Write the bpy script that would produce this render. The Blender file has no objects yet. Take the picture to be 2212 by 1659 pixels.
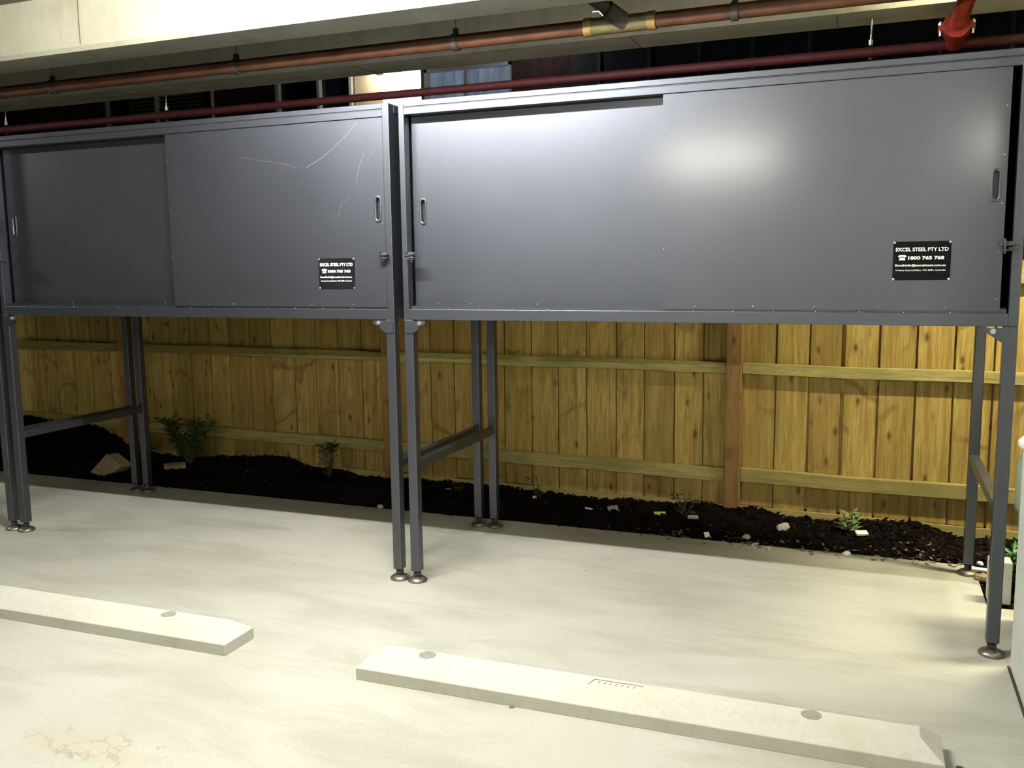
import bpy, bmesh, math, random
from mathutils import Vector, Matrix
from mathutils import noise as mnoise
random.seed(7)
SC = bpy.context.scene
COL = SC.collection

# ------------------------------------------------------------ camera
CAMPOS = Vector((2.0002, -3.7167, 1.4986))
R_ = Vector((.93046, .36616, -.01279)); U_ = Vector((-.03611, .12639, .99132)); F_ = Vector((-.3646, .92193, -.13082))
FPX = 1969.35
cam = bpy.data.cameras.new('camera'); camo = bpy.data.objects.new('camera', cam); COL.objects.link(camo)
cam.sensor_fit = 'HORIZONTAL'; cam.sensor_width = 36; cam.lens = FPX / 2212 * 36; cam.clip_start = .05; cam.clip_end = 200
M = Matrix((( R_.x, U_.x, -F_.x, CAMPOS.x), (R_.y, U_.y, -F_.y, CAMPOS.y), (R_.z, U_.z, -F_.z, CAMPOS.z), (0, 0, 0, 1)))
camo.matrix_world = M
SC.camera = camo
# ------------------------------------------------------------ world, exposure
w = bpy.data.worlds.new('night'); SC.world = w; w.use_nodes = True
w.node_tree.nodes['Background'].inputs[0].default_value = (.10, .12, .16, 1)
w.node_tree.nodes['Background'].inputs[1].default_value = .02
SC.view_settings.view_transform = 'Standard'; SC.view_settings.look = 'None'
SC.view_settings.gamma = 1; SC.view_settings.use_curve_mapping = False
SC.view_settings.exposure = 0.62
TUBE_NEAR, TUBE_FAR, TUBE_SIDE = 700, 440, 860      # tube brightness: over the stand, behind the viewer, beside the right stand

def ray(px, py): return F_ + R_ * ((px - 1106) / FPX) - U_ * ((py - 829.5) / FPX)
def at_y(px, py, y): d = ray(px, py); return CAMPOS + d * ((y - CAMPOS.y) / d.y)
def at_z(px, py, z): d = ray(px, py); return CAMPOS + d * ((z - CAMPOS.z) / d.z)

# ------------------------------------------------------------ helpers
class MB:
    def __init__(s): s.v = []; s.f = []; s.sm = []
    def add(s, vs, fs, smooth=False):
        b = len(s.v); s.v += [tuple(v) for v in vs]
        for f in fs: s.f.append(tuple(b + i for i in f)); s.sm.append(smooth)
    def box(s, x0, x1, y0, y1, z0, z1):
        s.add([(x0,y0,z0),(x1,y0,z0),(x1,y1,z0),(x0,y1,z0),(x0,y0,z1),(x1,y0,z1),(x1,y1,z1),(x0,y1,z1)],
              [(0,3,2,1),(4,5,6,7),(0,1,5,4),(1,2,6,5),(2,3,7,6),(3,0,4,7)])
    def bar(s, a, b, wd, ht, up=(0,0,1)):
        a = Vector(a); b = Vector(b); d = (b - a).normalized(); up = Vector(up)
        sd = d.cross(up).normalized() * wd / 2; u = sd.cross(d).normalized() * ht / 2
        vs = [a - sd - u, a + sd - u, a + sd + u, a - sd + u, b - sd - u, b + sd - u, b + sd + u, b - sd + u]
        s.add(vs, [(0,1,2,3),(7,6,5,4),(0,4,5,1),(1,5,6,2),(2,6,7,3),(3,7,4,0)])
    def cyl(s, a, b, r, n=20, r2=None, cap=True, smooth=True):
        a = Vector(a); b = Vector(b); r2 = r if r2 is None else r2
        d = (b - a).normalized(); t = Vector((0,0,1)) if abs(d.z) < .9 else Vector((1,0,0))
        p = d.cross(t).normalized(); q = d.cross(p)
        vs = [a + (p*math.cos(k*2*math.pi/n) + q*math.sin(k*2*math.pi/n))*r for k in range(n)]
        vs += [b + (p*math.cos(k*2*math.pi/n) + q*math.sin(k*2*math.pi/n))*r2 for k in range(n)]
        s.add(vs, [(k, k+n, (k+1)%n+n, (k+1)%n) for k in range(n)], smooth)
        if cap:
            s.add(vs[:n], [tuple(range(n))]); s.add(vs[n:], [tuple(range(n-1, -1, -1))])
    def lathe(s, c, prof, n=28):
        c = Vector(c); vs = []
        for r, z in prof:
            for k in range(n): vs.append(c + Vector((r*math.cos(k*2*math.pi/n), r*math.sin(k*2*math.pi/n), z)))
        fs = []
        for i in range(len(prof)-1):
            for k in range(n): fs.append((i*n+k, i*n+(k+1)%n, (i+1)*n+(k+1)%n, (i+1)*n+k))
        s.add(vs, fs, True)
    def tube(s, pts, r, n=14):
        for a, b in zip(pts, pts[1:]): s.cyl(a, b, r, n)
        for p in pts[1:-1]: s.ball(p, r, 10, 6)
    def ball(s, c, r, n=12, m=8, sc=(1,1,1)):
        c = Vector(c); vs = []; fs = []
        for i in range(m+1):
            th = math.pi*i/m
            for k in range(n):
                ph = 2*math.pi*k/n
                vs.append(c + Vector((r*sc[0]*math.sin(th)*math.cos(ph), r*sc[1]*math.sin(th)*math.sin(ph), r*sc[2]*math.cos(th))))
        for i in range(m):
            for k in range(n): fs.append((i*n+k, (i+1)*n+k, (i+1)*n+(k+1)%n, i*n+(k+1)%n))
        s.add(vs, fs, True)
    def prism(s, poly, y0, y1):      # poly in (x, z), extruded along y
        n = len(poly)
        vs = [(x, y0, z) for x, z in poly] + [(x, y1, z) for x, z in poly]
        s.add(vs, [tuple(range(n)), tuple(range(2*n-1, n-1, -1))] + [(k, k+n, (k+1)%n+n, (k+1)%n) for k in range(n)])
    def build(s, name, mat, parent=None, bevel=0, seg=2, fix=True):
        org = Vector((0,0,0)); q = parent
        while q: org += q.location; q = q.parent
        me = bpy.data.meshes.new(name)
        me.from_pydata([(v[0]-org.x, v[1]-org.y, v[2]-org.z) for v in s.v], [], s.f)
        me.polygons.foreach_set('use_smooth', s.sm)
        if fix:
            bm = bmesh.new(); bm.from_mesh(me)
            bmesh.ops.recalc_face_normals(bm, faces=bm.faces); bm.to_mesh(me); bm.free()
        me.materials.append(mat)
        o = bpy.data.objects.new(name, me); COL.objects.link(o); o.parent = parent
        if bevel:
            b = o.modifiers.new('bevel', 'BEVEL'); b.width = bevel; b.segments = seg; b.limit_method = 'ANGLE'; b.harden_normals = False
        return o

def tag(o, label=None, cat=None, group=None, kind=None):
    if label: o['label'] = label
    if cat: o['category'] = cat
    if group: o['group'] = group
    if kind: o['kind'] = kind
    return o
def thing(name, loc, label, cat, group=None):
    o = bpy.data.objects.new(name, None); COL.objects.link(o); o.location = loc; o.empty_display_size = .1
    return tag(o, label, cat, group)
def solo(mb, name, mat, label, cat, group=None, bevel=0): return tag(mb.build(name, mat, None, bevel), label, cat, group)
def copy_tree(o, parent=None):
    c = o.copy(); COL.objects.link(c); c.parent = parent
    for ch in list(o.children): copy_tree(ch, c)
    return c

# ------------------------------------------------------------ materials
class NT:
    def __init__(s, name, rough=.6, metal=0., spec=.5):
        s.m = bpy.data.materials.new(name); s.m.use_nodes = True; s.t = s.m.node_tree; s.b = s.t.nodes['Principled BSDF']
        s.b.inputs['Roughness'].default_value = rough; s.b.inputs['Metallic'].default_value = metal
        s.b.inputs['Specular IOR Level'].default_value = spec
    def n(s, typ, **kw):
        nd = s.t.nodes.new(typ)
        for k, v in kw.items(): setattr(nd, k, v)
        return nd
    def l(s, a, b): s.t.links.new(a, b)
    def coord(s, scale=(1,1,1), rand=False, rot=(0,0,0), src='Object'):
        tc = s.n('ShaderNodeTexCoord'); mp = s.n('ShaderNodeMapping'); mp.inputs['Scale'].default_value = scale; mp.inputs['Rotation'].default_value = rot
        if rand:
            oi = s.n('ShaderNodeObjectInfo'); mu = s.n('ShaderNodeMath', operation='MULTIPLY'); s.l(oi.outputs['Random'], mu.inputs[0]); mu.inputs[1].default_value = 37
            va = s.n('ShaderNodeVectorMath', operation='ADD'); s.l(tc.outputs[src], va.inputs[0]); s.l(mu.outputs[0], va.inputs[1]); s.l(va.outputs[0], mp.inputs['Vector'])
        else: s.l(tc.outputs[src], mp.inputs['Vector'])
        return mp.outputs[0]
    def noise(s, vec, scale, detail=4, rough=.55, dist=0):
        nd = s.n('ShaderNodeTexNoise'); nd.inputs['Scale'].default_value = scale; nd.inputs['Detail'].default_value = detail
        nd.inputs['Roughness'].default_value = rough; nd.inputs['Distortion'].default_value = dist; s.l(vec, nd.inputs['Vector']); return nd.outputs['Fac']
    def ramp(s, fac, stops):
        r = s.n('ShaderNodeValToRGB'); e = r.color_ramp.elements
        while len(e) < len(stops): e.new(.5)
        for i, (p, c) in enumerate(stops): e[i].position = p; e[i].color = (*c, 1) if len(c) == 3 else c
        s.l(fac, r.inputs[0]); return r.outputs['Color']
    def mix(s, fac, a, b, mode='MIX'):
        m = s.n('ShaderNodeMix', data_type='RGBA', blend_type=mode)
        for sock, val in ((m.inputs[0], fac), (m.inputs[6], a), (m.inputs[7], b)):
            if isinstance(val, (int, float)): sock.default_value = val
            elif isinstance(val, tuple): sock.default_value = (*val, 1)
            else: s.l(val, sock)
        return m.outputs[2]
    def math(s, op, a, b=0.):
        m = s.n('ShaderNodeMath', operation=op)
        for sock, val in ((m.inputs[0], a), (m.inputs[1], b)):
            if isinstance(val, (int, float)): sock.default_value = val
            else: s.l(val, sock)
        return m.outputs[0]
    def color(s, c):
        if isinstance(c, tuple): s.b.inputs['Base Color'].default_value = (*c, 1)
        else: s.l(c, s.b.inputs['Base Color'])
    def bump(s, h, strength=.2, dist=.01):
        b = s.n('ShaderNodeBump'); b.inputs['Strength'].default_value = strength; b.inputs['Distance'].default_value = dist
        s.l(h, b.inputs['Height']); s.l(b.outputs[0], s.b.inputs['Normal'])

def flat(name, c, rough=.6, metal=0., spec=.5, var=.15, scale=30):
    n = NT(name, rough, metal, spec); v = n.coord()
    f = n.noise(v, scale, 3)
    n.color(n.ramp(f, [(.3, tuple(x*(1-var) for x in c)), (.7, tuple(min(1, x*(1+var)) for x in c))])); return n.m
def emit(name, c, st):
    n = NT(name); n.color((.8,.8,.8)); n.b.inputs['Emission Color'].default_value = (*c, 1); n.b.inputs['Emission Strength'].default_value = st; return n.m

def mat_floor():
    n = NT('floor_concrete', .62, spec=.35); v = n.coord()
    big = n.noise(v, .9, 5, .6); vs = n.coord((1.0, 3.2, 1), rot=(0,0,.5)); st = n.noise(vs, 1.3, 6, .62, .4)
    fine = n.noise(v, 90, 3); mid = n.noise(v, 7, 5, .6)
    c = n.ramp(big, [(.3, (.40,.395,.335)), (.55, (.45,.445,.385)), (.75, (.50,.485,.425))])
    c = n.mix(n.ramp(st, [(.38, (.75,.75,.75)), (.55, (0,0,0))]), c, (.34,.33,.265))
    c = n.mix(n.ramp(mid, [(.62, (0,0,0)), (.8, (.5,.5,.5))]), c, (.36,.34,.26))
    c = n.mix(.1, c, n.ramp(fine, [(.3, (.2,.2,.18)), (.7, (.7,.7,.65))]))
    # small dark spots
    vo = n.n('ShaderNodeTexVoronoi'); vo.inputs['Scale'].default_value = 2.6; n.l(n.coord(), vo.inputs['Vector'])
    c = n.mix(n.ramp(vo.outputs['Distance'], [(.018, (.75,.75,.75)), (.04, (0,0,0))]), c, (.25,.22,.16))
    # spalled patch near the left front, and a hairline crack on the right
    tc = n.n('ShaderNodeTexCoord')
    p = at_z(205, 1612, 0)
    sub = n.n('ShaderNodeVectorMath', operation='SUBTRACT'); n.l(tc.outputs['Object'], sub.inputs[0]); sub.inputs[1].default_value = (p.x, p.y, 0)
    mp = n.n('ShaderNodeMapping'); mp.inputs['Rotation'].default_value = (0, 0, -.60); mp.inputs['Scale'].default_value = (2.2, 6.5, 1); n.l(sub.outputs[0], mp.inputs['Vector'])
    ln = n.n('ShaderNodeVectorMath', operation='LENGTH'); n.l(mp.outputs[0], ln.inputs[0])
    mask = n.ramp(n.math('ADD', ln.outputs['Value'], n.math('MULTIPLY', n.noise(v, 9, 4), .7)), [(.75, (1,1,1)), (1.05, (0,0,0))])
    edge = n.ramp(n.noise(v, 7, 5, .6, .3), [(.45, (0,0,0)), (.49, (.75,.75,.75)), (.51, (0,0,0))])
    c = n.mix(n.mix(1., mask, edge, 'MULTIPLY'), c, (.24,.20,.12))
    halo = n.ramp(n.math('ADD', ln.outputs['Value'], n.math('MULTIPLY', n.noise(v, 5, 4), .9)), [(.9, (.35,.35,.35)), (1.5, (0,0,0))])
    c = n.mix(halo, c, (.42,.355,.26))
    n.color(c); n.bump(n.math('ADD', n.math('MULTIPLY', fine, .4), mid), .12, .004); return n.m

def mat_conc(name, a, b, rough=.75, stain=None):
    n = NT(name, rough, spec=.3); v = n.coord(rand=False); f = n.noise(v, 2.2, 6, .62); g = n.noise(v, 55, 3)
    c = n.ramp(f, [(.32, a), (.68, b)]); c = n.mix(.05, c, n.ramp(g, [(.35, (.1,.1,.08)), (.65, (1,1,.95))]))
    if stain:
        vs = n.coord((1,1,.3)); c = n.mix(n.ramp(n.noise(vs, 5, 5, .6), [(.52, (0,0,0)), (.72, (.7,.7,.7))]), c, stain)
    n.color(c); n.bump(n.math('ADD', f, n.math('MULTIPLY', g, .3)), .15, .004); return n.m

def mat_steel():
    n = NT('painted_steel', .45, .93, spec=.5); n.b.inputs['Coat Weight'].default_value = .42; n.b.inputs['Coat Roughness'].default_value = .18; n.b.inputs['Coat IOR'].default_value = 1.6; v = n.coord()
    f = n.noise(v, 260, 2, .6); g = n.noise(v, 1.6, 4)
    c = n.ramp(g, [(.3, (.092,.099,.122)), (.7, (.105,.112,.137))])
    sc = n.noise(n.coord((14, 1, 1.5), rot=(0,.7,0)), 3, 2)
    n.color(c)
    r = n.n('ShaderNodeMapRange'); r.inputs[3].default_value = .47; r.inputs[4].default_value = .52; n.l(g, r.inputs[0]); n.l(r.outputs[0], n.b.inputs['Roughness'])
    n.bump(f, .12, .0012); return n.m

def mat_wood(name, lo, mid, hi, knot=(.12,.06,.02), green=.25, axis='Z', knots=True):
    n = NT(name, .72, spec=.25)
    sc = (9, 9, .55) if axis == 'Z' else (.55, 9, 9)
    v = n.coord(sc, rand=True); g = n.noise(v, 3.5, 6, .62, .6); h = n.noise(v, 16, 3, .6)
    c = n.ramp(g, [(.25, lo), (.5, mid), (.75, hi)])
    c = n.mix(n.ramp(h, [(.46, (0,0,0)), (.62, (.42,.42,.42))]), c, lo)
    # broad green/brown treatment blotches
    b = n.noise(n.coord((1.5,1.5,1), rand=True), 2.1, 4)
    c = n.mix(n.ramp(b, [(.45, (0,0,0)), (.7, (green,)*3)]), c, (.17,.17,.045))
    oi = n.n('ShaderNodeObjectInfo')
    c = n.mix(n.ramp(oi.outputs['Random'], [(0, (.45,.45,.45)), (.5, (0,0,0)), (1, (0,0,0))]), c, lo)
    if knots:
        vk = n.coord((7, 1, 3.2), rand=True)
        vo = n.n('ShaderNodeTexVoronoi'); vo.inputs['Scale'].default_value = 1.5; n.l(vk, vo.inputs['Vector'])
        c = n.mix(n.ramp(vo.outputs['Distance'], [(.075, (.95,.95,.95)), (.12, (.4,.4,.4)), (.22, (0,0,0))]), c, knot)
        # dark V-shaped grain flares
        wv = n.n('ShaderNodeTexWave'); wv.bands_direction = 'Z' if axis == 'Z' else 'X'; wv.inputs['Scale'].default_value = .75; wv.inputs['Distortion'].default_value = 11; wv.inputs['Detail'].default_value = 3; wv.inputs['Detail Scale'].default_value = 1.6
        n.l(n.coord((1.3,1,1), rand=True), wv.inputs['Vector'])
        k2 = n.ramp(wv.outputs['Fac'], [(.93, (0,0,0)), (.99, (.5,.5,.5))])
        c = n.mix(n.mix(1., k2, n.ramp(n.noise(n.coord(rand=True), 3, 3), [(.5, (0,0,0)), (.6, (1,1,1))]), 'MULTIPLY'), c, knot)
    n.color(c); n.bump(g, .25, .004); return n.m

FLOOR = mat_floor()
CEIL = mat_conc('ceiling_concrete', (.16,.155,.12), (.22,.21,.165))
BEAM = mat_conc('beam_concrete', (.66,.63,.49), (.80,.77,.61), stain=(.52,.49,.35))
COLM = mat_conc('column_paint', (.50,.53,.49), (.57,.60,.56), .5)
STOPM = mat_conc('stop_concrete', (.53,.515,.44), (.58,.565,.49), .7, (.47,.445,.35))
PLUG = mat_conc('plug_mortar', (.22,.22,.175), (.29,.29,.235))
STEEL = mat_steel()
BLACK = flat('black_gap', (.01,.01,.012), .6)
DKSTEEL = flat('dark_steel', (.05,.052,.06), .35, .6)
FOOTM = flat('foot_nickel', (.24,.22,.19), .42, .85, var=.4, scale=60)
ZINC = flat('bolt_zinc', (.75,.76,.78), .25, .9)
SIGNM = flat('sign_black', (.003,.003,.004), .7, var=.1, spec=.12)
WHITE = flat('sign_lettering', (.85,.85,.82), .5, var=.03)
SCRATCH = flat('scratch_pale', (.17,.165,.20), .5, var=.1)
PALING = mat_wood('treated_pine_paling', (.19,.115,.025), (.43,.295,.085), (.58,.44,.155))
RAIL = mat_wood('treated_pine_rail', (.20,.16,.05), (.36,.30,.11), (.48,.41,.18), green=.5, axis='X', knots=False)
POST = mat_wood('post_wood', (.16,.085,.03), (.32,.18,.06), (.44,.27,.10), green=.1)
PLINTH = mat_wood('plinth_wood', (.31,.24,.09), (.42,.34,.13), (.52,.44,.21), green=.2, axis='X', knots=False)
ORANGE = flat('orange_pipe', (.080,.029,.011), .65, var=.35, scale=9)
OCHRE = flat('pipe_joint_ochre', (.24,.15,.04), .5, var=.2)
RED = flat('red_pipe_paint', (.030,.002,.003), .7, spec=.25, var=.25, scale=14)
RED2 = flat('coupling_red', (.16,.014,.008), .35, var=.3, scale=40)
GALV = flat('galvanised_rod', (.42,.42,.40), .38, .7)
CLAMP = flat('dark_clamp', (.045,.04,.032), .6)
GREENTAG = flat('green_tag', (.08,.36,.12), .5)
LAMPH = flat('batten_white', (.8,.8,.78), .4)
TUBEN = emit('tube_near', (1.0, .985, .91), TUBE_NEAR)
TUBEN2 = emit('tube_left_fill', (1.0, .985, .91), 240)
TUBEF = emit('tube_far', (1, .975, .84), TUBE_FAR)
TUBES = emit('tube_side', (1.0, .93, .64), TUBE_SIDE)

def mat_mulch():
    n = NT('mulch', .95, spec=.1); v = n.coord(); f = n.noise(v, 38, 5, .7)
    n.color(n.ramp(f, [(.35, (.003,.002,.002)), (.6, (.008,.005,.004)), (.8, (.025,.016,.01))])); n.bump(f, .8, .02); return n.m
MULCH = mat_mulch()
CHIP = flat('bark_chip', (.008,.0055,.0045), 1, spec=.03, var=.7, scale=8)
DIRT = mat_conc('dark_ground', (.02,.018,.012), (.04,.035,.02))
LEAF = flat('leaf_green', (.025,.05,.014), .5, var=.5, scale=20)
LEAF2 = flat('leaf_yellowgreen', (.13,.19,.045), .5, var=.4, scale=20)
STEM = flat('stem_brown', (.05,.045,.015), .8)

# ------------------------------------------------------------ setting
def struct(mb, name, mat, bevel=0): return tag(mb.build(name, mat, None, bevel), kind='structure')
b = MB()      # slab, subdivided top not needed
b.box(-10, 2.51, -9, 1.12, -.16, 0); b.box(2.51, 4.2, -9, .55, -.16, 0)
struct(b, 'floor', FLOOR)
b = MB(); b.box(-14, 12, -12, 14, -.4, -.165); struct(b, 'ground', DIRT)
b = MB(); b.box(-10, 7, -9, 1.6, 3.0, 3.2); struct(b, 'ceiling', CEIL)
b = MB()
X0, X1 = -10, 7      # beam with a chamfered lower arris
prof = [(.29, 3.0), (.29, 2.722), (.308, 2.70), (.56, 2.70), (.56, 3.0)]
b.add([(X0, y, z) for y, z in prof] + [(X1, y, z) for y, z in prof], [tuple(range(5)), tuple(range(9, 4, -1))] + [(k, k+5, (k+1)%5+5, (k+1)%5) for k in range(5)])
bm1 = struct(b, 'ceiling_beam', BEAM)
j = MB()
for x in (-2.12, 2.6): j.box(x-.002, x+.002, .287, .291, 2.73, 2.998)
j.build('formwork_joint', CEIL, bm1)
b = MB(); b.box(-10, 7, 1.3, 1.6, 2.712, 3.0); bm2 = struct(b, 'edge_beam', BEAM)
j = MB()
for x in (-3.1, -1.0, .72, 1.78, 3.4): j.box(x-.0025, x+.0025, 1.32, 1.602, 2.7105, 2.713)
j.build('formwork_joint', CEIL, bm2)
b = MB(); b.box(2.52, 2.95, -1.1, -.08, 0, 3.0); struct(b, 'wall_right', COLM, .006)
b = MB(); b.box(-10, 7, -9.2, -9, 0, 3.0); struct(b, 'wall_back', CEIL)
b = MB(); b.box(2.511, 2.5195, -1.1, -.075, .0005, .003); struct(b, 'trim_1', flat('joint_grime', (.05,.04,.025), .9))

# ------------------------------------------------------------ ceiling lights
def ceiling_light(x, y, z, tube, label, half=.6, ax='x'):
    t = thing('ceiling_light', (x, y, z), label, 'light', 'fluorescent battens under the slab')
    h = MB(); c = MB(); r = MB()
    if ax == 'x':
        h.box(x-half-.02, x+half+.02, y-.06, y+.06, z+.035, z+.09)
        h.box(x-half-.02, x-half, y-.02, y+.02, z-.02, z+.035); h.box(x+half, x+half+.02, y-.02, y+.02, z-.02, z+.035)
        c.cyl((x-half, y, z), (x+half, y, z), .014, 12)
        for k in (-.4, .4): r = MB(); r.cyl((x+k, y, z+.088), (x+k, y, 3.0), .006, 8); r.build('hanger', GALV, t)
    else:
        h.box(x-.06, x+.06, y-half-.02, y+half+.02, z+.035, z+.09)
        h.box(x-.02, x+.02, y-half-.02, y-half, z-.02, z+.035); h.box(x-.02, x+.02, y+half, y+half+.02, z-.02, z+.035)
        c.cyl((x, y-half, z), (x, y+half, z), .014, 12)
        for k in (-.4, .4): r = MB(); r.cyl((x, y+k, z+.088), (x, y+k, 3.0), .006, 8); r.build('hanger', GALV, t)
    h.build('housing', LAMPH, t); c.build('tube', tube, t)
ceiling_light(.05, -1.02, 2.75, TUBEN, 'fluorescent batten hung in front of the concrete beam above the steel lockers', .75)
ceiling_light(-5.4, -1.02, 2.75, TUBEN2, 'unseen fluorescent batten added at the far left to brighten the floor')  # out of view, added to brighten the left floor and beam face
ceiling_light(.4, -6.3, 2.60, TUBEF, 'fluorescent batten farther back behind the wheel stops')
ceiling_light(3.55, -6.3, 2.60, TUBEF, 'fluorescent batten behind the wheel stops on the right side')
ceiling_light(3.45, .72, 2.75, TUBES, 'fluorescent batten between the beams to the right of the white column', .6)

# ------------------------------------------------------------ storage lockers on legs
W, L, H, D = 2.4925, 1.25, .97, 1.007
T = .05
def text_mesh(body, size, width, loc, parent, name, offset=0.0, mat=None):
    cu = bpy.data.curves.new(name, 'FONT'); cu.body = body; cu.size = size; cu.extrude = .0006; cu.offset = offset; cu.resolution_u = 3
    cu.align_x = 'LEFT'
    o = bpy.data.objects.new('tmp', cu); COL.objects.link(o)
    bpy.context.view_layer.update()
    dg = bpy.context.evaluated_depsgraph_get(); me = bpy.data.meshes.new_from_object(o.evaluated_get(dg)); bpy.data.objects.remove(o)
    xs = [v.co.x for v in me.vertices]; x0, x1 = min(xs), max(xs); s = width / (x1 - x0)
    org = Vector((0,0,0)); q = parent
    while q: org += q.location; q = q.parent
    for v in me.vertices:
        x, y, z = v.co; v.co = (loc[0] + (x - x0)*s - org.x, loc[1] - z - org.y, loc[2] + y - org.z)
    me.materials.append(mat or WHITE)
    t = bpy.data.objects.new(name, me); COL.objects.link(t); t.parent = parent; return t

def slot(x0, x1, z0, z1, n=8):
    r = (x1-x0)/2; cx = (x0+x1)/2; pts = []
    for k in range(n+1): a = math.pi*k/n; pts.append((cx + r*math.cos(a), z1 - r + r*math.sin(a)))
    for k in range(n+1): a = math.pi + math.pi*k/n; pts.append((cx + r*math.cos(a), z0 + r + r*math.sin(a)))
    return pts
def pull(cx, z0, z1, y, door, wd=.034):
    a = slot(cx-wd/2, cx+wd/2, z0, z1); bb = slot(cx-wd/2+.007, cx+wd/2-.007, z0+.010, z1-.010)
    m = MB(); n = len(a)
    vs = [(x, y, z) for x, z in a] + [(x, y-.004, z) for x, z in [(cx+(p[0]-cx)*.93, p[1]) for p in a]] + [(x, y-.0035, z) for x, z in bb] + [(x, y+.012, z) for x, z in bb]
    fs = []
    for k in range(n):
        k2 = (k+1) % n
        for q in range(3): fs.append((q*n+k, q*n+k2, (q+1)*n+k2, (q+1)*n+k))
    m.add(vs, fs, True)
    h = m.build('handle', STEEL, door)
    return h
def door_panel(x0, x1, z0, z1, y, cx, hz, t):
    # sheet with an oblong hole for the flush pull, plus a dark cup behind it
    hx0, hx1 = cx-.011, cx+.011; h0, h1 = hz-.052, hz+.052
    m = MB(); th = .024
    m.box(x0, hx0, y, y+th, z0, z1); m.box(hx1, x1, y, y+th, z0, z1); m.box(hx0, hx1, y, y+th, z0, h0); m.box(hx0, hx1, y, y+th, h1, z1)
    d = m.build('door', STEEL, t)
    pull(cx, hz-.060, hz+.060, y, d)
    c = MB(); c.box(hx0, hx1, y+.016, y+.02, h0, h1); c.build('pull_recess', DKSTEEL, d)
    return d
def rivets(pts, parent, r=.0025, name='rivets'):
    m = MB()
    for x, y, z in pts: m.ball((x, y, z), r, 8, 4, (1, .7, 1))
    o = m.build(name, ZINC, parent); o['kind'] = 'stuff'; return o
def hasp(x, y, z, t, sgn):
    m = MB()
    m.box(x-.030, x+.022, y-.006, y, z+.008, z+.026)            # strap
    m.box(x-.004, x+.028, y-.024, y-.004, z-.002, z+.004); m.box(x-.004, x+.028, y-.024, y-.004, z+.014, z+.020)
    m.cyl((x+sgn*.014, y-.018, z-.018), (x+sgn*.014, y-.018, z+.030), .004, 8)
    m.box(x-.022, x-.012, y-.012, y-.004, z+.024, z+.036)
    m.box(x-.02, x+.02, y-.02, y-.002, z-.008, z-.003)
    m.build('hasp', STEEL, t, .0012)

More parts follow.
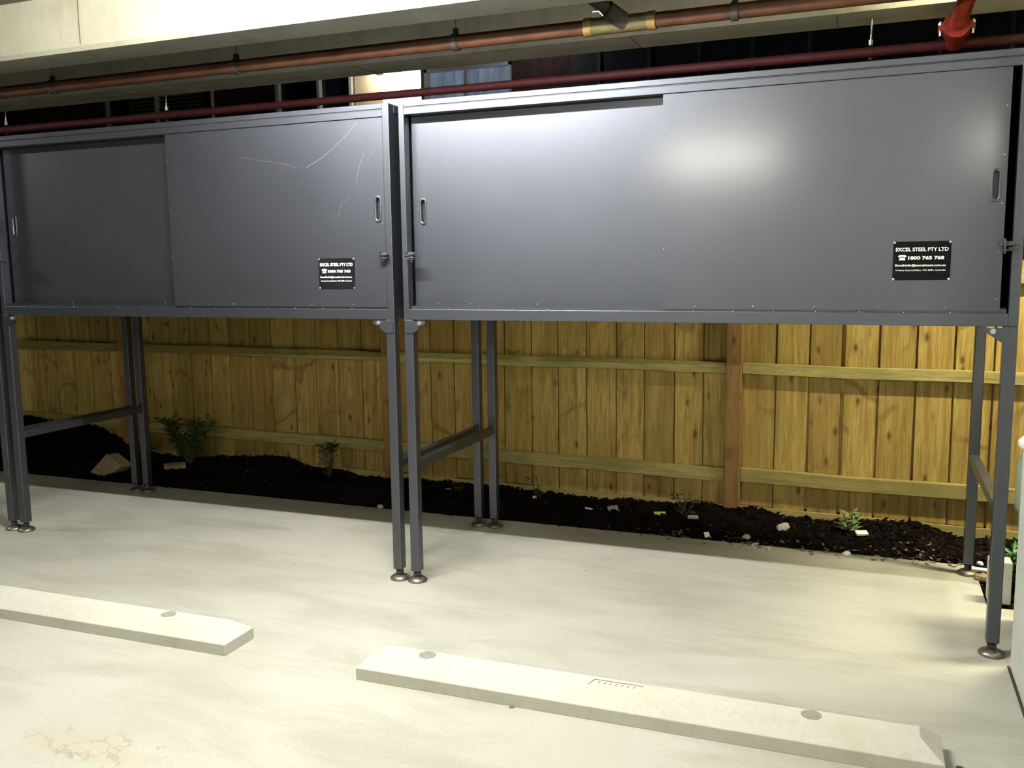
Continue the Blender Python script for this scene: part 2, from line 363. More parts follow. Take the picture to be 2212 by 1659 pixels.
def make_locker(ox, slide, label, sign_z):
    t = thing('storage_locker', (ox, 0, 0), label, 'storage locker', 'raised steel storage lockers over the parking bays')
    a = ox
    # frame: front uprights, rails, back uprights, bottom and top perimeter
    m = MB()
    m.box(a, a+.027, 0, T, L, L+H); m.box(a+W-.034, a+W, 0, T, L, L+H)
    m.box(a+.027, a+W-.034, 0, T+.06, L, L+.048)
    m.box(a+.027, a+W-.034, 0, T+.06, L+H-.024, L+H); m.box(a+.027, a+W-.034, .003, .03, L+H-.0285, L+H-.023); m.box(a+.027, a+W-.034, 0, .045, L+H-.058, L+H-.028)
    m.box(a, a+T, D-T, D, L, L+H); m.box(a+W-T, a+W, D-T, D, L, L+H); m.box(a+T, a+W-T, D-T, D, L, L+T); m.box(a+T, a+W-T, D-T, D, L+H-T, L+H)
    for x in (a, a+W-.04): m.box(x, x+.04, T, D-T, L, L+.045); m.box(x, x+.04, T, D-T, L+H-.04, L+H)
    m.build('frame', STEEL, t, .0022)
    for q in (.004, W-.007): m = MB(); m.box(a+q, a+q+.003, T, D-T, L+.04, L+H-.04); m.build('side_panel', STEEL, t)
    m = MB(); m.box(a+T, a+W-T, D-.02, D-.016, L+T, L+H-T); m.build('back_panel', STEEL, t)
    m = MB(); m.box(a+.03, a+W-.03, .05, D-T, L+.02, L+.026); m.build('bottom_panel', STEEL, t)
    m = MB(); m.box(a+.01, a+W-.01, .03, D-.01, L+H-.006, L+H-.001); m.build('top_panel', STEEL, t)
    m = MB(); m.box(a+.035, a+W-.04, .012, .016, L+.047, L+.062); m.box(a+.035, a+W-.04, .048, .052, L+.047, L+.066); m.build('door_track', STEEL, t)
    dz0, dz1 = L+.056, L+H-.059
    # left door runs in the rear track, right door in the front track
    ld = door_panel(a+.034, a+1.275, dz0+.006, dz1+.018, .060, a+.083, 1.740, t)
    xr = a + 2.4555 + slide
    rd = door_panel(xr-1.237, xr, dz0, dz1, .006, xr-.034, 1.755, t)
    rivets([(a+.15+.16*k, .059, dz0+.014) for k in range(7)] + [(a+.056, .059, L+.12+.19*k) for k in range(5)], ld)
    rivets([(xr-.012, .005, L+.1+.17*k) for k in range(5)] + [(xr-1.228, .005, L+.3+.24*k) for k in range(3)] + [(xr-1.1+.23*k, .005, dz0+.012) for k in range(5)], rd)
    rivets([(a+.07+.157*k, -.001, L+.049) for k in range(15)], t)
    hasp(a+.045, .0, 1.53, t, 1); hasp(a+W-.045, .0, 1.53, t, -1)
    # legs
    for sx in (0, 1):
        for sy in (0, 1):
            x0 = a if sx == 0 else a+W-T+.004; y0 = 0 if sy == 0 else D-T+.004
            m = MB(); m.box(x0, x0+T-.004, y0, y0+T-.004, .052, L); lg = m.build('leg', STEEL, t, .004)
            cx, cy = x0+.023, y0+.023
            m = MB(); m.cyl((cx, cy, .02), (cx, cy, .055), .011, 12); m.cyl((cx, cy, .030), (cx, cy, .045), .018, 6, smooth=False); m.build('foot_stem', DKSTEEL, lg)
            m = MB(); m.lathe((cx, cy, 0), [(0.0001, 0), (.045, 0), (.0468, .004), (.046, .010), (.036, .018), (.018, .024), (.0001, .025)]); ft = m.build('foot', FOOTM, lg)
        # gusset plate and its bolt at the front corner
        s = 1 if sx == 0 else -1; xe = a if sx == 0 else a+W
        m = MB(); pl = [(xe+s*.006, L-.002), (xe+s*.112, L-.006), (xe+s*.112, L-.016), (xe+s*.047, L-.062), (xe+s*.006, L-.062)]
        m.prism(pl, .001, .0 - .004); g = m.build('gusset_plate', STEEL, t)
        bx = xe+s*.082
        m = MB(); m.cyl((bx, -.004, L-.017), (bx, -.012, L-.017), .0105, 6, smooth=False); m.cyl((bx, -.012, L-.017), (bx, -.018, L-.017), .007, 12); g2 = m.build('bolt', ZINC, g)
        # back gusset
        m = MB(); m.prism(pl, D-.003, D+.002); m.build('gusset_plate', STEEL, t)
        x0 = a+.003 if sx == 0 else a+W-.043
        m = MB(); m.box(x0, x0+.04, T-.004, D-T+.004, .545, .585); m.build('cross_bar', STEEL, t, .003)
    # company plate on the right door
    sx1 = xr-.168; sx0 = sx1-.196; sz0 = sign_z-.0715; sz1 = sign_z+.0715
    m = MB(); m.box(sx0, sx1, .0035, .0062, sz0, sz1); sg = m.build('sign', SIGNM, t, .0008)
    yy = .0033
    text_mesh('EXCEL STEEL PTY LTD', .0185, .178, (sx0+.009, yy, sz1-.036), sg, 'lettering', .0006)
    text_mesh('1800 765 768', .0165, .122, (sx0+.052, yy, sz1-.0665), sg, 'lettering', .0007)
    text_mesh('Email:info@excelsteel.com.au', .0105, .172, (sx0+.009, yy, sz1-.0915), sg, 'lettering', .0003)
    text_mesh('4 Aetna Court,Hallam. VIC 3803. Australia', .0075, .170, (sx0+.010, yy, sz1-.1085), sg, 'lettering', .0002)
    m = MB(); hx = sx0+.032; hz = sz1-.069        # telephone symbol
    m.prism([(hx-.011, hz), (hx+.011, hz), (hx+.0085, hz+.0095), (hx-.0085, hz+.0095)], yy-.0006, yy)
    m.prism([(hx-.0145, hz+.0115), (hx-.008, hz+.0105), (hx-.006, hz+.0125), (hx+.006, hz+.0125), (hx+.008, hz+.0105), (hx+.0145, hz+.0115), (hx+.0135, hz+.017), (hx+.008, hz+.0195), (hx-.008, hz+.0195), (hx-.0135, hz+.017)], yy-.0006, yy)
    m.build('telephone_symbol', WHITE, sg)
    for px_, pz_ in ((sx0+.004, sz1-.004), (sx1-.004, sz1-.004), (sx0+.004, sz0+.004), (sx1-.004, sz0+.004)):
        m = MB(); m.ball((px_, .0032, pz_), .0048, 10, 5, (1, .5, 1)); m.build('rivet', ZINC, sg)
    return t, rd
GAP = .049
xB = 0.0; xA = -GAP - W; xC = xA - GAP - W
lkB, doorB = make_locker(xB, -.026, 'raised charcoal steel locker on the right, beside the white column', 1.490)
lkA, doorA = make_locker(xA, .0, 'raised charcoal steel locker in the middle, with pale scratches on its right door', 1.463)
lkC, doorC = make_locker(xC, .0, 'raised charcoal steel locker cut off by the left edge, only its right leg showing', 1.463)
# pale scratches on the middle locker's right door
def scratch(pts, wd, door):
    m = MB(); pl = [at_y(px, py, .0055) for px, py in pts]
    for p, q in zip(pl, pl[1:]): m.bar(p, q, .0006, wd, (0, 0, 1)) if abs((q-p).z) < abs((q-p).x) else m.bar(p, q, wd, .0006, (0, 1, 0))
    m.build('scratch', SCRATCH, door)
scratch([(782, 252), (742, 298), (700, 338), (662, 362)], .0016, doorA)
scratch([(786, 332), (775, 362), (769, 395)], .0014, doorA)
scratch([(818, 312), (790, 350)], .0008, doorA)
scratch([(652, 274), (700, 262), (730, 252)], .0008, doorA)
scratch([(730, 470), (737, 440), (752, 430)], .0008, doorA)
scratch([(520, 340), (600, 352), (640, 362)], .0007, doorA)

# ------------------------------------------------------------ paling fence
FM = -.05
def fy(x, off=0): return 1.66 + FM*(x-1.256) + off
def fbox(m, x0, x1, o0, o1, z0, z1, dz=0):
    vs = [(x0, fy(x0, o0), z0), (x1, fy(x1, o0), z0+dz), (x1, fy(x1, o1), z0+dz), (x0, fy(x0, o1), z0), (x0, fy(x0, o0), z1), (x1, fy(x1, o0), z1+dz), (x1, fy(x1, o1), z1+dz), (x0, fy(x0, o1), z1)]
    m.add(vs, [(0,3,2,1),(4,5,6,7),(0,1,5,4),(1,2,6,5),(2,3,7,6),(3,0,4,7)])
fence = thing('paling_fence', (-1.2, fy(-1.2), 0), 'treated pine paling fence with posts and two rails behind the lockers', 'fence')
EDG = [-5.95, -5.76, -5.56, -5.37, -5.19, -5.0, -4.815, -4.586, -4.384, -4.175, -3.969, -3.757, -3.54, -3.313, -3.104, -2.895, -2.70, -2.515, -2.316, -2.117, -1.911, -1.722, -1.525, -1.329, -1.14, -.955,
       -.776, -.595, -.41, -.224, -.031, .154, .345, .539, .718, .906, 1.081, 1.29, 1.498, 1.682, 1.861, 2.047, 2.235, 2.42, 2.607, 2.79, 2.975, 3.16, 3.35, 3.54, 3.73, 3.92, 4.1]
WIDE = {1.861: .022, 1.682: .012, 1.498: .010, 2.047: .012, 2.235: .012, 2.42: .011, 2.607: .011, 1.29: .014}
def gp(x): return WIDE.get(x, .0075)
for i, (x0, x1) in enumerate(zip(EDG, EDG[1:])):
    dn = random.uniform(-.004, .004) if x0 < 1.2 else random.uniform(-.001, .001); tl = random.uniform(-.0025, .0025)
    m = MB(); a0 = x0+gp(x0)/2; a1 = x1-gp(x1)/2
    vs = []
    for z, sh in ((.055+random.uniform(-.006, .006), -tl), (1.49+random.uniform(-.006, .006), tl)):
        for x, o in ((a0, .040), (a1, .040), (a1, .055), (a0, .055)): vs.append((x+sh, fy(x, o+dn*.6+.002), z))
    m.add(vs, [(0,3,2,1),(4,5,6,7),(0,1,5,4),(1,2,6,5),(2,3,7,6),(3,0,4,7)])
    m.build('paling', PALING, fence)
    m = MB(); g = .035 if x0 < 1.25 else .05      # lapped paling behind each joint
    fbox(m, x1-g, x1+g, .066, .080, .06, 1.485); m.build('paling', PALING, fence)
posts = [-5.98, -3.60, -1.125, 1.222, 3.68]
for x in posts:
    m = MB(); fbox(m, x, x+.09, -.03, .038, -.2, 1.47); m.build('post', POST, fence, .004)
for x0, x1 in zip(posts, posts[1:]):
    for z0, z1, nm in ((.845, .908, 'rail'), (.205, .285, 'rail'), (1.36, 1.43, 'rail')):
        m = MB(); n = 8; dz = random.uniform(-.008, .008); vs = []; xa, xb = x0+.091, x1-.001
        for k in range(n+1):
            x = xa+(xb-xa)*k/n; wob = .003*math.sin(k*1.7+x0) + dz*k/n
            for o, z in ((0, z0), (0, z1), (.039, z1), (.039, z0)): vs.append((x, fy(x, o), z+wob))
        fs = [(4*k+q, 4*k+(q+1)%4, 4*k+4+(q+1)%4, 4*k+4+q) for k in range(n) for q in range(4)] + [(3,2,1,0), (4*n, 4*n+1, 4*n+2, 4*n+3)]
        m.add(vs, fs); m.build(nm, RAIL, fence, .003)
    m = MB(); fbox(m, x0+.091, x1-.001, .022, .039, -.1, .056); m.build('plinth_board', PLINTH, fence)

# ------------------------------------------------------------ garden bed
def hum(x, y):
    s = max(0, min(1, (y-1.10)/.16)); fyy = fy(x)
    e = max(0, min(1, (fyy+.1-y)/.18))
    h = -.03 + .055*s + s*e*.06*max(0, .75 + 1.7*mnoise.noise((x*1.7, y*2, 1.3)) + .7*mnoise.noise((x*5, y*6, 4)))
    if y > fyy-.22: h -= .02*s
    if x < -3.4: h += s*min(.20, (-3.4-x)*.28)*(1-.0*e)*max(0, min(1, (y-1.25)/.5))
    h += .012*mnoise.noise((x*22, y*22, 0))*s + .006*mnoise.noise((x*60, y*60, 2))
    if x > 2.5 and y < 1.12: h = min(h, -.012+.01*mnoise.noise((x*22, y*22, 0))) if y < 1.0 else h
    return h
def in_bed(x, y): return (y > 1.115 or x > 2.515)
m = MB(); nx, ny = 480, 60; vs = []; fs = []
for i in range(nx+1):
    for k in range(ny+1):
        x = -6.1+9.7*i/nx; y = .52 + (2.15-.52)*k/ny
        vs.append((x, y, hum(x, y) if y > 1.09 else (-.02+.012*mnoise.noise((x*20, y*20, 0)))))
for i in range(nx):
    for k in range(ny):
        q = i*(ny+1)+k
        x = -6.1+9.7*(i+.5)/nx; y = .52+(2.15-.52)*(k+.5)/ny
        if y > 1.08 or x > 2.49: fs.append((q, q+ny+1, q+ny+2, q+1))
m.add(vs, fs, True)
bed = m.build('garden_bed', MULCH, None, fix=False); bed['kind'] = 'structure'
def chips(n, mat, name, smin, smax, lo, seed, edge=False):
    rnd = random.Random(seed); m = MB()
    while n > 0:
        x = rnd.uniform(-5.6, 3.3); y = (rnd.gauss(1.13, .035) if edge else rnd.uniform(1.11, fy(x)+.03))
        if x > 2.5 and not edge: y = rnd.uniform(.6, 1.6)
        if not in_bed(x, y) and not edge: continue
        n -= 1
        z = max(hum(x, y), .0 if (y < 1.12 and x < 2.5) else -1) if y > 1.0 or x < 2.5 else -.01
        l = rnd.uniform(smin, smax); wd = l*rnd.uniform(.2, .5); t = l*rnd.uniform(.1, .25)
        a = rnd.uniform(0, math.pi); tilt = rnd.uniform(-.5, .5)
        d = Vector((math.cos(a)*math.cos(tilt), math.sin(a)*math.cos(tilt), math.sin(tilt)))
        c = Vector((x, y, z + abs(math.sin(tilt))*l/2*.8 + t*.5))
        m.bar(c - d*l/2, c + d*l/2, wd, t, (rnd.uniform(-.4,.4), rnd.uniform(-.4,.4), 1))
    return m.build(name, mat, None, fix=False)
tag(chips(16000, CHIP, 'bark_mulch', .008, .032, 0, 3), 'dark bark mulch heaped along the foot of the fence', 'mulch', kind='stuff')
CHIP2 = flat('pale_litter', (.13,.10,.06), .9, spec=.1, var=.6, scale=14)
tag(chips(900, CHIP2, 'pale_litter', .004, .016, 0, 5), 'tiny pale leaf and wood litter strewn over the mulch', 'litter', kind='stuff')

def edge_litter():
    rnd = random.Random(9); m = MB()
    for k in range(260):
        x = 3.0 - rnd.random()**1.6*2.4; y = rnd.gauss(1.15, .045)
        if x > 2.5: y = rnd.uniform(.6, 1.3)
        z = max(hum(x, y), 0 if (y < 1.12 and x < 2.5) else -1) + .004; l = rnd.uniform(.006, .03); a = rnd.uniform(0, 3.14); d = Vector((math.cos(a), math.sin(a), rnd.uniform(-.15, .3)))
        m.bar(Vector((x, y, z))-d*l/2, Vector((x, y, z))+d*l/2, l*.5, .003, (rnd.uniform(-.3,.3), rnd.uniform(-.3,.3), 1))
    return m.build('leaf_litter', flat('leaf_litter', (.17,.13,.08), .9, var=.7, scale=20), None, fix=False)
tag(edge_litter(), 'pale broken leaf litter along the slab edge toward the right rear leg', 'litter', kind='stuff')

# ------------------------------------------------------------ bits lying on the mulch
STONE = mat_conc('pale_stone', (.42,.38,.30), (.62,.58,.48)); ROCK = mat_conc('brown_rock', (.26,.18,.09), (.40,.29,.15))
PAPER = flat('white_scrap', (.85,.85,.82), .6, var=.05); YEL = flat('yellow_scrap', (.55,.55,.12), .6); GREYLEAF = flat('dry_leaf', (.36,.34,.27), .8)
def rock(px, py, r, name, mat, label, cat, sc=(1, .8, .6), seed=1, dz=0):
    p = at_z(px, py, .04); p.z = max(hum(p.x, p.y), 0)+r*sc[2]*.5+dz; q = random.Random(seed)
    m = MB(); m.ball((0,0,0), r, 8, 6, sc); rz = q.uniform(0, 3)
    m.v = [tuple(Matrix.Rotation(rz, 3, 'Z') @ Vector(v) * (1+.32*mnoise.noise((v[0]*30/ (r*20)+seed, v[1]*30/(r*20), v[2]*30/(r*20)))) + p) for v in m.v]; m.sm = [False]*len(m.f)
    return solo(m, name, mat, label, cat)
# large flat brown rock under the left locker
p = at_z(222, 1028, .0); m = MB()
rp = [at_y(*q, 1.17) for q in ((183, 1030), (205, 1008), (228, 981), (240, 990), (262, 1008), (245, 1020), (215, 1032))]
vs = [tuple(v) for v in rp] + [(v.x+.03, v.y+.09, v.z-.005) for v in rp]; nn = len(rp)
m.add(vs, [tuple(range(nn)), tuple(range(2*nn-1, nn-1, -1))] + [(k, k+nn, (k+1)%nn+nn, (k+1)%nn) for k in range(nn)])
solo(m, 'rock', ROCK, 'large flat brown rock slab leaning on the mulch beside the left rear legs', 'rock', bevel=.006)
def slab_bit(px, py, lx, ly, lz, rz, name, mat, label, cat, tilt=.25):
    p = at_z(px, py, .05); p.z = max(hum(p.x, p.y), 0)+.012
    m = MB(); m.box(-lx/2, lx/2, -ly/2, ly/2, 0, lz)
    R = Matrix.Rotation(rz, 3, 'Z') @ Matrix.Rotation(tilt, 3, 'X'); m.v = [tuple(R @ Vector(v) + p) for v in m.v]
    return solo(m, name, mat, label, cat)
slab_bit(378, 1012, .15, .05, .03, .75, 'timber_offcut', PLINTH, 'short pale timber offcut on the mulch just right of the left rear legs', 'offcut')
rock(757, 1053, .026, 'stone', STONE, 'round pale stone on the mulch under the right end of the middle locker', 'stone', seed=2)
rock(821, 1083, .022, 'stone', STONE, 'pale stone at the slab edge just left of the two middle front legs', 'stone', seed=3)
rock(967, 1058, .024, 'stone', STONE, 'pale stone on the mulch between the middle front and rear legs', 'stone', seed=4)
rock(1155, 1088, .018, 'stone', STONE, 'small grey stone on the mulch just right of the middle rear legs', 'stone', seed=5)
slab_bit(1272, 1109, .05, .012, .004, -.4, 'paper_scrap', PAPER, 'thin white sliver of litter on the mulch left of the dry grey leaf', 'litter')
slab_bit(1325, 1106, .07, .05, .004, .9, 'dry_leaf', GREYLEAF, 'dry grey leaf standing in the mulch left of the yellow scrap', 'leaf', .9)
slab_bit(1423, 1101, .085, .05, .006, .35, 'yellow_scrap', YEL, 'yellow plastic scrap on the mulch left of the right fence post', 'litter', .5)
slab_bit(1497, 1115, .06, .03, .006, .2, 'dry_leaf', GREYLEAF, 'dry pale leaf beside the seedling left of the right fence post', 'leaf', .3)
slab_bit(1527, 1141, .03, .03, .004, .7, 'paper_scrap', PAPER, 'white triangular paper scrap in the mulch below the right fence post', 'litter', 1.0)
rock(1613, 1150, .024, 'stone', STONE, 'yellowish stone on the mulch just right of the right fence post', 'stone', seed=6)
rock(1632, 1161, .018, 'stone', STONE, 'flat pale stone at the slab edge below the yellowish stone', 'stone', (1.6,.7,.4), seed=16)
rock(1692, 1141, .036, 'rubble', STONE, 'jagged pale lump of rubble on the mulch right of the fence post', 'rubble', (1.3,.6,.7), seed=7)
rock(1661, 1170, .020, 'stone', STONE, 'pale flat stone at the slab edge in front of the jagged rubble', 'stone', (1.6,.8,.4), seed=17)
slab_bit(1861, 1156, .06, .04, .01, .3, 'paper_scrap', PAPER, 'bright white scrap in the mulch below the yellow green seedling', 'litter')
rock(1829, 1182, .022, 'stone', PAPER, 'round white stone at the slab edge left of the right rear leg', 'stone', seed=8)
rock(1979, 1200, .02, 'stone', STONE, 'pale stone at the slab edge near the right rear leg', 'stone', (1.4,.8,.5), seed=9)
rock(2118, 1203, .020, 'stone', PAPER, 'small white stone between the two right legs', 'stone', seed=10)
slab_bit(2110, 1215, .12, .03, .01, -.15, 'plastic_strip', PAPER, 'white plastic strip lying between the two right legs', 'litter', .1)
rock(2124, 1235, .035, 'rubble', mat_conc('brown_rubble', (.20,.12,.07), (.45,.34,.22)), 'brown lump of rubble beside the right rear foot', 'rubble', (.8,1.2,.6), seed=11, dz=.0)
rock(1321, 1459, .006, 'pebble', CHIP, 'tiny dark pebble on the floor behind the near wheel stop', 'pebble', (1.6,1,.6), seed=12).location.z = 0

def plant(px, py, h, spread, n, label, mat=LEAF, lw=.018, seed=1, yy=None, top=False):
    rnd = random.Random(seed)
    p = at_z(px, py, .06) if yy is None else at_y(px, py, yy); p.y = min(p.y, fy(p.x)-.06); p = Vector((p.x, p.y, max(hum(p.x, p.y), -.02)-.005))
    t = thing('seedling', p, label, 'plant', 'small plants in the mulch bed'); s = MB(); lf = MB()
    for k in range(max(2, n//9)):
        a = rnd.uniform(0, 6.28); q = p; pts = [q]
        for i in range(4):
            q = q + Vector((math.cos(a)*spread*.22*rnd.random(), math.sin(a)*spread*.16*rnd.random(), h*rnd.uniform(.2, .27))); pts.append(q)
        for a1, b1 in zip(pts, pts[1:]): s.cyl(a1, b1, .0025, 6)
        for i in range(9):
            f = rnd.uniform(.75, 1.0) if top and rnd.random() < .6 else rnd.uniform(.15, 1.0)
            sg = min(3, int(f*4)); c = pts[sg].lerp(pts[sg+1], f*4-sg)
            an = rnd.uniform(0, 6.28); d = Vector((math.cos(an), math.sin(an), rnd.uniform(-.1, .9))).normalized(); l = lw*rnd.uniform(1.6, 3.0); w_ = d.cross(Vector((0,0,1))).normalized()*lw*.42; up = Vector((0,0,.15*lw))
            lf.add([c, c+d*l*.5+w_-up, c+d*l-up*2, c+d*l*.5-w_-up, c+d*l*.5+up], [(0,1,4), (1,2,4), (2,3,4), (3,0,4)])
    s.build('stem', STEM, t); lf.build('leaves', mat, t, fix=False)
plant(410, 1005, .36, .34, 260, 'dark bushy shrub growing by the fence right of the left rear legs', lw=.03, seed=2)
plant(712, 1035, .27, .10, 90, 'tall dark seedling with a leafy head left of the middle legs', lw=.022, seed=3, top=True)
plant(993, 1052, .08, .12, 22, 'low dark green sprig on the mulch between the middle legs', seed=4)
plant(1168, 1075, .16, .12, 26, 'small seedling against the fence right of the middle rear legs', seed=5)
plant(1475, 1098, .13, .16, 36, 'feathery green seedling just left of the right fence post', LEAF, .02, seed=6)
plant(1836, 1140, .13, .16, 28, 'yellow green broad leaved seedling under the right locker', LEAF2, .03, seed=8)
plant(2194, 1225, .22, .16, 80, 'dense green plant beside the white column in the right corner', flat('leaf_bright', (.03,.16,.03), .5, var=.5), .03, seed=9, yy=.85)

# ------------------------------------------------------------ corner things behind the column
m = MB(); m.box(2.517, 2.605, .60, .69, 0, .19)
solo(m, 'concrete_block', flat('block_white', (.47,.46,.40), .7, var=.06), 'small upright off-white block standing behind the right front leg', 'block', bevel=.004)
cy = .30; cx = at_y(2195, 1000, cy).x + .176
drum = thing('storage_tub', (cx, cy, 0), 'tall clear plastic tub with a white lid behind the white column', 'tub')
n_ = NT('clear_plastic', .25, spec=.5); n_.color((.50,.62,.50)); n_.b.inputs['Transmission Weight'].default_value = .55; n_.b.inputs['IOR'].default_value = 1.1
ZS = 1.155
m = MB(); m.lathe((cx, cy, .0), [(r, z*ZS) for r, z in [(.0001, 0), (.150, 0), (.152, .36), (.158, .38), (.158, .43), (.172, .44), (.172, .60), (.160, .62), (.150, .66), (.146, .66), (.146, .62), (.150, .36), (.146, .01), (.0001, .01)]], 40); m.build('body', n_.m, drum)
m = MB(); m.lathe((cx, cy, .0), [(r, z*ZS) for r, z in [(.0001, .655), (.168, .655), (.172, .66), (.172, .675), (.150, .692), (.0001, .695)]], 40); m.build('lid', flat('lid_white', (.85,.84,.78), .4, var=.03), drum)
m = MB()
for q in (2.5, 2.62): m.box(cx-.177*math.cos(q-2.0)-.006, cx-.177*math.cos(q-2.0)+.006, cy-.177*math.sin(q-2.0)-.006, cy-.177*math.sin(q-2.0)+.006, .60, .68)
m.box(cx-.165, cx-.140, cy-.115, cy-.075, .672, .684)
m.build('clip', flat('clip_grey', (.3,.36,.32), .5), drum)
m = MB()
for k in range(60):
    a = random.uniform(0, 6.28); r = random.uniform(0, .11); z = random.uniform(.03, .52)
    m.ball((cx+r*math.cos(a), cy+r*math.sin(a), z), .035, 6, 4, (1, 1, .7))
m.build('green_contents', flat('contents_green', (.06,.17,.07), .7), drum)

# ------------------------------------------------------------ wheel stops
def wheel_stop(x0, x1, yf, rot, name_label, plugs, mark=None):
    WD = .185; t = thing('wheel_stop', (x0, yf, 0), name_label, 'wheel stop', 'concrete wheel stops on the floor')
    Rm = Matrix.Rotation(rot, 3, 'Z'); P0 = Vector((x0, yf, 0)); LN = x1-x0
    def tr(m): m.v = [tuple(Rm @ Vector(v) + P0) for v in m.v]
    m = MB(); lv = [(0, 0, 0, 0), (.0, .0, .045, 0), (.065, .060, .090, .04)]
    rings = []
    for ex, ey, z, _ in lv: rings += [(ex, ey, z), (LN-ex, ey, z), (LN-ex, WD-ey*.9, z), (ex, WD-ey*.9, z)]
    fs = [(3,2,1,0), (8,9,10,11)] + [(q*4+k, q*4+(k+1)%4, q*4+4+(k+1)%4, q*4+4+k) for q in range(2) for k in range(4)]
    m.add(rings, fs); tr(m); m.build('body', STOPM, t, .002, 2)
    for s in plugs:
        m = MB(); m.cyl((s, WD/2+.003, .086), (s, WD/2+.003, .0915), .031, 24); tr(m); m.build('bolt_plug', PLUG, t)
    if mark:
        m = MB(); pts = [(mark, .066, .0905), (mark+.012, .078+.03, .0905), (mark+.15, .078+.032, .0905), (mark+.18, .078+.028, .0905)]
        for a1, b1 in zip(pts, pts[1:]): m.bar(a1, b1, .003, .0025)
        for k in range(7): m.bar((mark+.03+.02*k, .085, .0905), (mark+.034+.02*k, .097, .0905), .003, .002)
        tr(m); m.build('moulded_mark', PLUG, t)
wheel_stop(-2.24, -.292, -1.02, .014, 'pale concrete wheel stop on the left, running out of the frame', [.35, 1.60])
wheel_stop(.295, 2.245, -.992, .010, 'long pale concrete wheel stop nearest the camera, with two grey plugs', [.245, 1.575], .86)
# rusty locating pin at the right end of the near stop
m = MB(); m.cyl((2.285, -.95, 0), (2.285, -.95, .03), .008, 10); m.cyl((2.285, -.95, .03), (2.285, -.95, .036), .012, 10); solo(m, 'anchor_pin', CLAMP, 'rusty steel pin at the right end of the near wheel stop', 'pin')

p = at_z(1106, 1528, 0); m = MB(); m.bar((p.x-.009, p.y-.004, .002), (p.x+.009, p.y+.003, .003), .010, .002); solo(m, 'dry_leaf', flat('leaf_brown', (.22,.17,.07), .8), 'tiny brown leaf fragment on the floor in front of the near wheel stop', 'leaf')

# ------------------------------------------------------------ pipes
op = thing('waste_pipe', (0, .95, 2.69), 'rusty orange pipe slung under the slab between the two beams', 'pipe')
m = MB(); m.cyl((-9, .95, 2.69), (6.5, .95, 2.69), .037, 24); m.build('pipe_run', ORANGE, op)
for x in (-4.6, -3.06, -1.59, -.145, 1.334, 2.8, 4.2):
    m = MB(); m.cyl((x-.016, .95, 2.69), (x+.016, .95, 2.69), .045, 24); m.box(x-.012, x+.012, .938, .962, 2.73, 2.76); cl = m.build('clamp', CLAMP, op)
    m = MB(); m.cyl((x, .95, 2.75), (x, .95, 3.0), .006, 8); m.build('hanger_rod', GALV, cl)
m = MB(); m.cyl((.60, .95, 2.69), (.94, .95, 2.69), .0425, 24); m.build('branch_fitting', flat('fitting_olive', (.12,.10,.04), .5), op)
for x in (.60, .93): m = MB(); m.cyl((x-.02, .95, 2.69), (x+.02, .95, 2.69), .0455, 24); m.build('joint_collar', OCHRE, op)
m = MB(); m.tube([(.46, .50, 3.0), (.56, .66, 2.87), (.78, .93, 2.70)], .033, 18); m.cyl((.72, .86, 2.745), (.79, .94, 2.695), .044, 20); bp = m.build('branch_pipe', CLAMP, op)
m = MB(); m.box(.72, .82, .60, .61, 2.715, 2.75); m.build('green_label', GREENTAG, bp)
p = at_y(1293, 26, .66); m = MB(); m.cyl(p-Vector((.03,0,-.003)), p+Vector((.0,0,.004)), .0035, 8); m.cyl(p+Vector((0,0,.004)), p+Vector((.022,0,-.02)), .0035, 8); m.build('pipe_clip', GALV, bp)

rp_ = thing('sprinkler_pipe', (0, 1.45, 2.545), 'dark red sprinkler pipe running above and behind the lockers, hung from the edge beam', 'pipe')
m = MB(); m.cyl((-9, 1.45, 2.545), (6.5, 1.45, 2.545), .024, 24); m.build('pipe_run', RED, rp_)
for x in (-4.10, -2.58, 1.945, 4.3):
    m = MB(); m.cyl((x, 1.45, 2.60), (x, 1.45, 2.712), .0045, 8); m.cyl((x, 1.45, 2.578), (x, 1.45, 2.604), .011, 6, smooth=False); hr = m.build('hanger_rod', GALV, rp_)
    m = MB(); m.cyl((x-.01, 1.45, 2.545), (x+.01, 1.45, 2.545), .027, 20); m.cyl((x, 1.45, 2.505), (x, 1.45, 2.515), .01, 6, smooth=False); m.build('pipe_ring', RED, hr)
c0 = Vector((2.33, 1.45, 2.55)); c1 = Vector((2.325, 1.27, 2.585)); c2 = Vector((2.36, 1.05, 2.70)); c3 = Vector((2.42, .85, 3.0))
m = MB(); m.tube([c0, c1, c2, c3], .040, 20); m.build('riser', RED2, rp_)
m = MB(); d = (c1-c0).normalized(); m.cyl(c1-d*.035, c1+d*.035, .062, 24); m.cyl(c1-d*.045, c1-d*.035, .055, 24); 
for s in (-1, 1): m.box(c1.x+s*.062-.018, c1.x+s*.062+.018, c1.y-.022, c1.y+.022, c1.z-.012, c1.z+.012)
cp = m.build('grooved_coupling', RED2, rp_)
for s in (-1, 1):
    m = MB(); m.cyl((c1.x+s*.070, c1.y-.01, c1.z-.035), (c1.x+s*.070, c1.y-.01, c1.z+.03), .007, 8); m.cyl((c1.x+s*.070, c1.y-.01, c1.z+.012), (c1.x+s*.070, c1.y-.01, c1.z+.024), .012, 6, smooth=False); m.build('bolt', ZINC, cp)

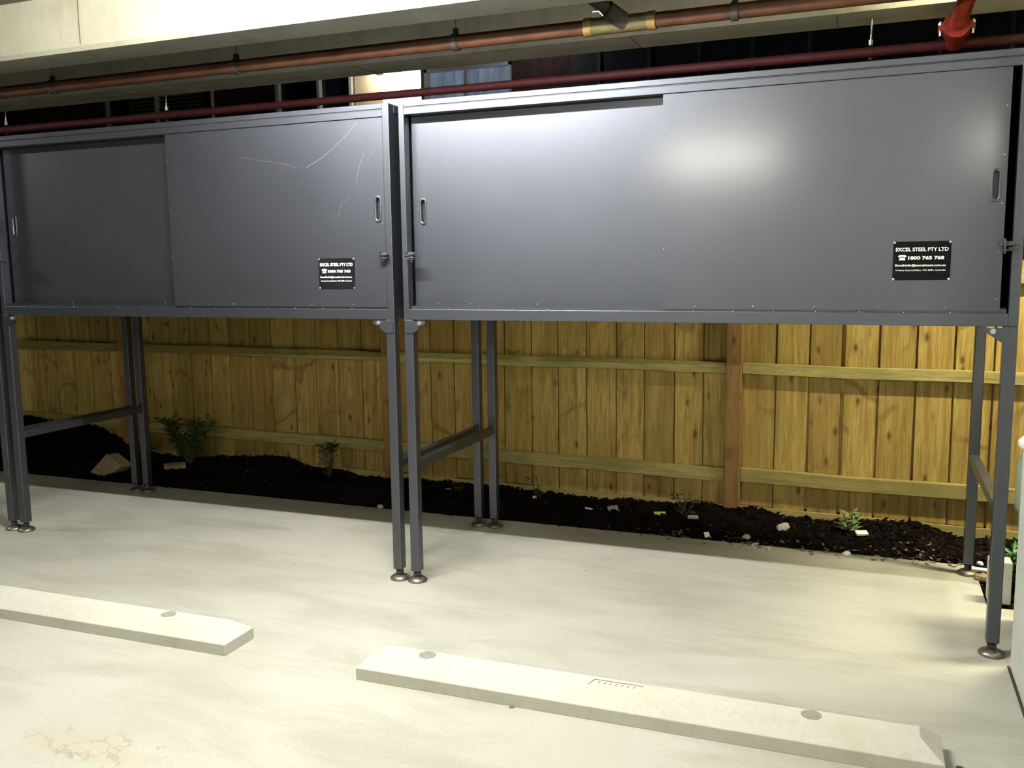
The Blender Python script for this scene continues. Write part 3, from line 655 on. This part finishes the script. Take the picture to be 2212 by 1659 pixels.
# ------------------------------------------------------------ neighbouring house
BRICKM = flat('dark_brick_wall', (.07,.032,.026), .85, var=.35, scale=12)
TRIMW = flat('window_frame_white', (.72,.72,.74), .4, var=.04); CREAM = flat('cream_render', (.72,.62,.46), .8, var=.06)
GLASSD = flat('dark_glass', (.012,.018,.028), .12, var=.3, scale=2)
CURT = flat('grey_blue_curtain', (.22,.27,.33), .8, var=.35, scale=6)
CLAD = flat('dark_cladding', (.018,.022,.026), .6, var=.2); CLADL = flat('cladding_batten', (.10,.12,.12), .5)
house = thing('neighbour_house', (-3, 6, 0), 'dark neighbouring house with lit windows seen over the locker tops', 'house')
m = MB(); m.box(-12, -7.6, 6.0, 6.3, -.2, 5.2); m.box(-5.85, -4.92, 6.0, 6.3, -.2, 5.2); m.box(-2.92, -2.86, 6.0, 6.3, -.2, 5.2); m.box(-1.80, -1.1, 6.0, 6.3, -.2, 5.2)
m.box(-7.6, -1.1, 6.04, 6.3, -.2, 2.6); m.box(-7.6, -1.1, 6.04, 6.3, 4.2, 5.2); m.build('wall', BRICKM, house)
m = MB(); m.box(-3.80, -3.42, 6.0, 6.3, 2.6, 4.2); m.build('wall', CREAM, house)
def window(x0, x1, z0, z1, mull, pane_mat, fw=.035, blind=None):
    m = MB(); m.box(x0, x0+fw, 5.96, 6.02, z0, z1); m.box(x1-fw*.7, x1, 5.96, 6.02, z0, z1); m.box(x0, x1, 5.96, 6.02, z1-fw, z1); m.box(x0, x1, 5.96, 6.02, z0, z0+fw)
    for q in mull: m.box(q-.018, q+.018, 5.955, 6.02, z0, z1)
    f = m.build('window', TRIMW, house)
    ed = [x0+fw] + list(mull) + [x1-fw*.7]
    for a1, b1 in zip(ed, ed[1:]): mm = MB(); mm.box(a1+.003, b1-.003, 6.022, 6.03, z0+fw, z1-fw); mm.build('pane', pane_mat, f)
    return f
window(-4.90, -3.82, 2.6, 4.1, [-4.28], GLASSD, .05)
CP = NT('curtained_pane', .3); CP.color((.1,.12,.15)); cc = CP.ramp(CP.noise(CP.coord((5, 1, .7)), 2, 2), [(.3, (.07,.09,.13)), (.7, (.20,.26,.36))]); CP.l(cc, CP.b.inputs['Emission Color']); CP.b.inputs['Emission Strength'].default_value = .5
window(-2.86, -1.80, 2.6, 3.705, [-2.34], CP.m, .035)
f = window(-7.6, -5.85, 2.6, 3.80, [-6.75], GLASSD, .03)
BL = flat('blind_slat', (.16,.18,.10), .5); f['label'] = 'window with horizontal blinds'
for k in range(24):
    m = MB(); m.box(-7.2, -6.0, 5.985, 5.995, 2.66+.047*k, 2.678+.047*k); m.build('blind_slat', BL, f)
m = MB(); m.box(-3.42, -2.92, 6.0, 6.02, 2.6, 3.76); lw_ = m.build('lit_window', emit('lit_blind', (1, 1, 1), 2.4), house); lw_['label'] = 'brightly lit white window'
m = MB(); m.box(-1.1, 6, 5.98, 6.2, -.2, 5.2); m.build('cladding', CLAD, house)
for x in (-.79, -.25, .27, .80, 1.34, 1.9, 2.5, 3.1):
    m = MB(); m.box(x-.016, x+.016, 5.955, 5.985, 2.5, 3.72); m.build('cladding_batten', CLADL, house)
lp = thing('wall_lamp', (-3.44, 5.83, 3.68), 'small bright wall lamp at the corner beside the lit window', 'lamp')
m = MB(); m.box(-3.47, -3.41, 5.76, 6.0, 3.70, 3.73); m.build('bracket', CLAMP, lp)
m = MB(); m.ball((-3.43, 5.80, 3.668), .03, 12, 8); m.build('bulb', emit('lamp_bulb', (1, .9, .72), 120), lp)

lq = thing('wall_lamp', (-1.45, 5.5, 3.9), 'unseen fill lamp added above the curtained window to brighten its frames', 'lamp')  # added fill lamp, hidden by the edge beam; brightens window frames and battens
m = MB(); m.box(-1.48, -1.42, 5.42, 6.0, 3.92, 3.95); m.build('bracket', CLAMP, lq)
m = MB(); m.ball((-1.45, 5.46, 3.885), .03, 12, 8); m.build('bulb', emit('fill_lamp_bulb', (.9, .95, 1), 90), lq)
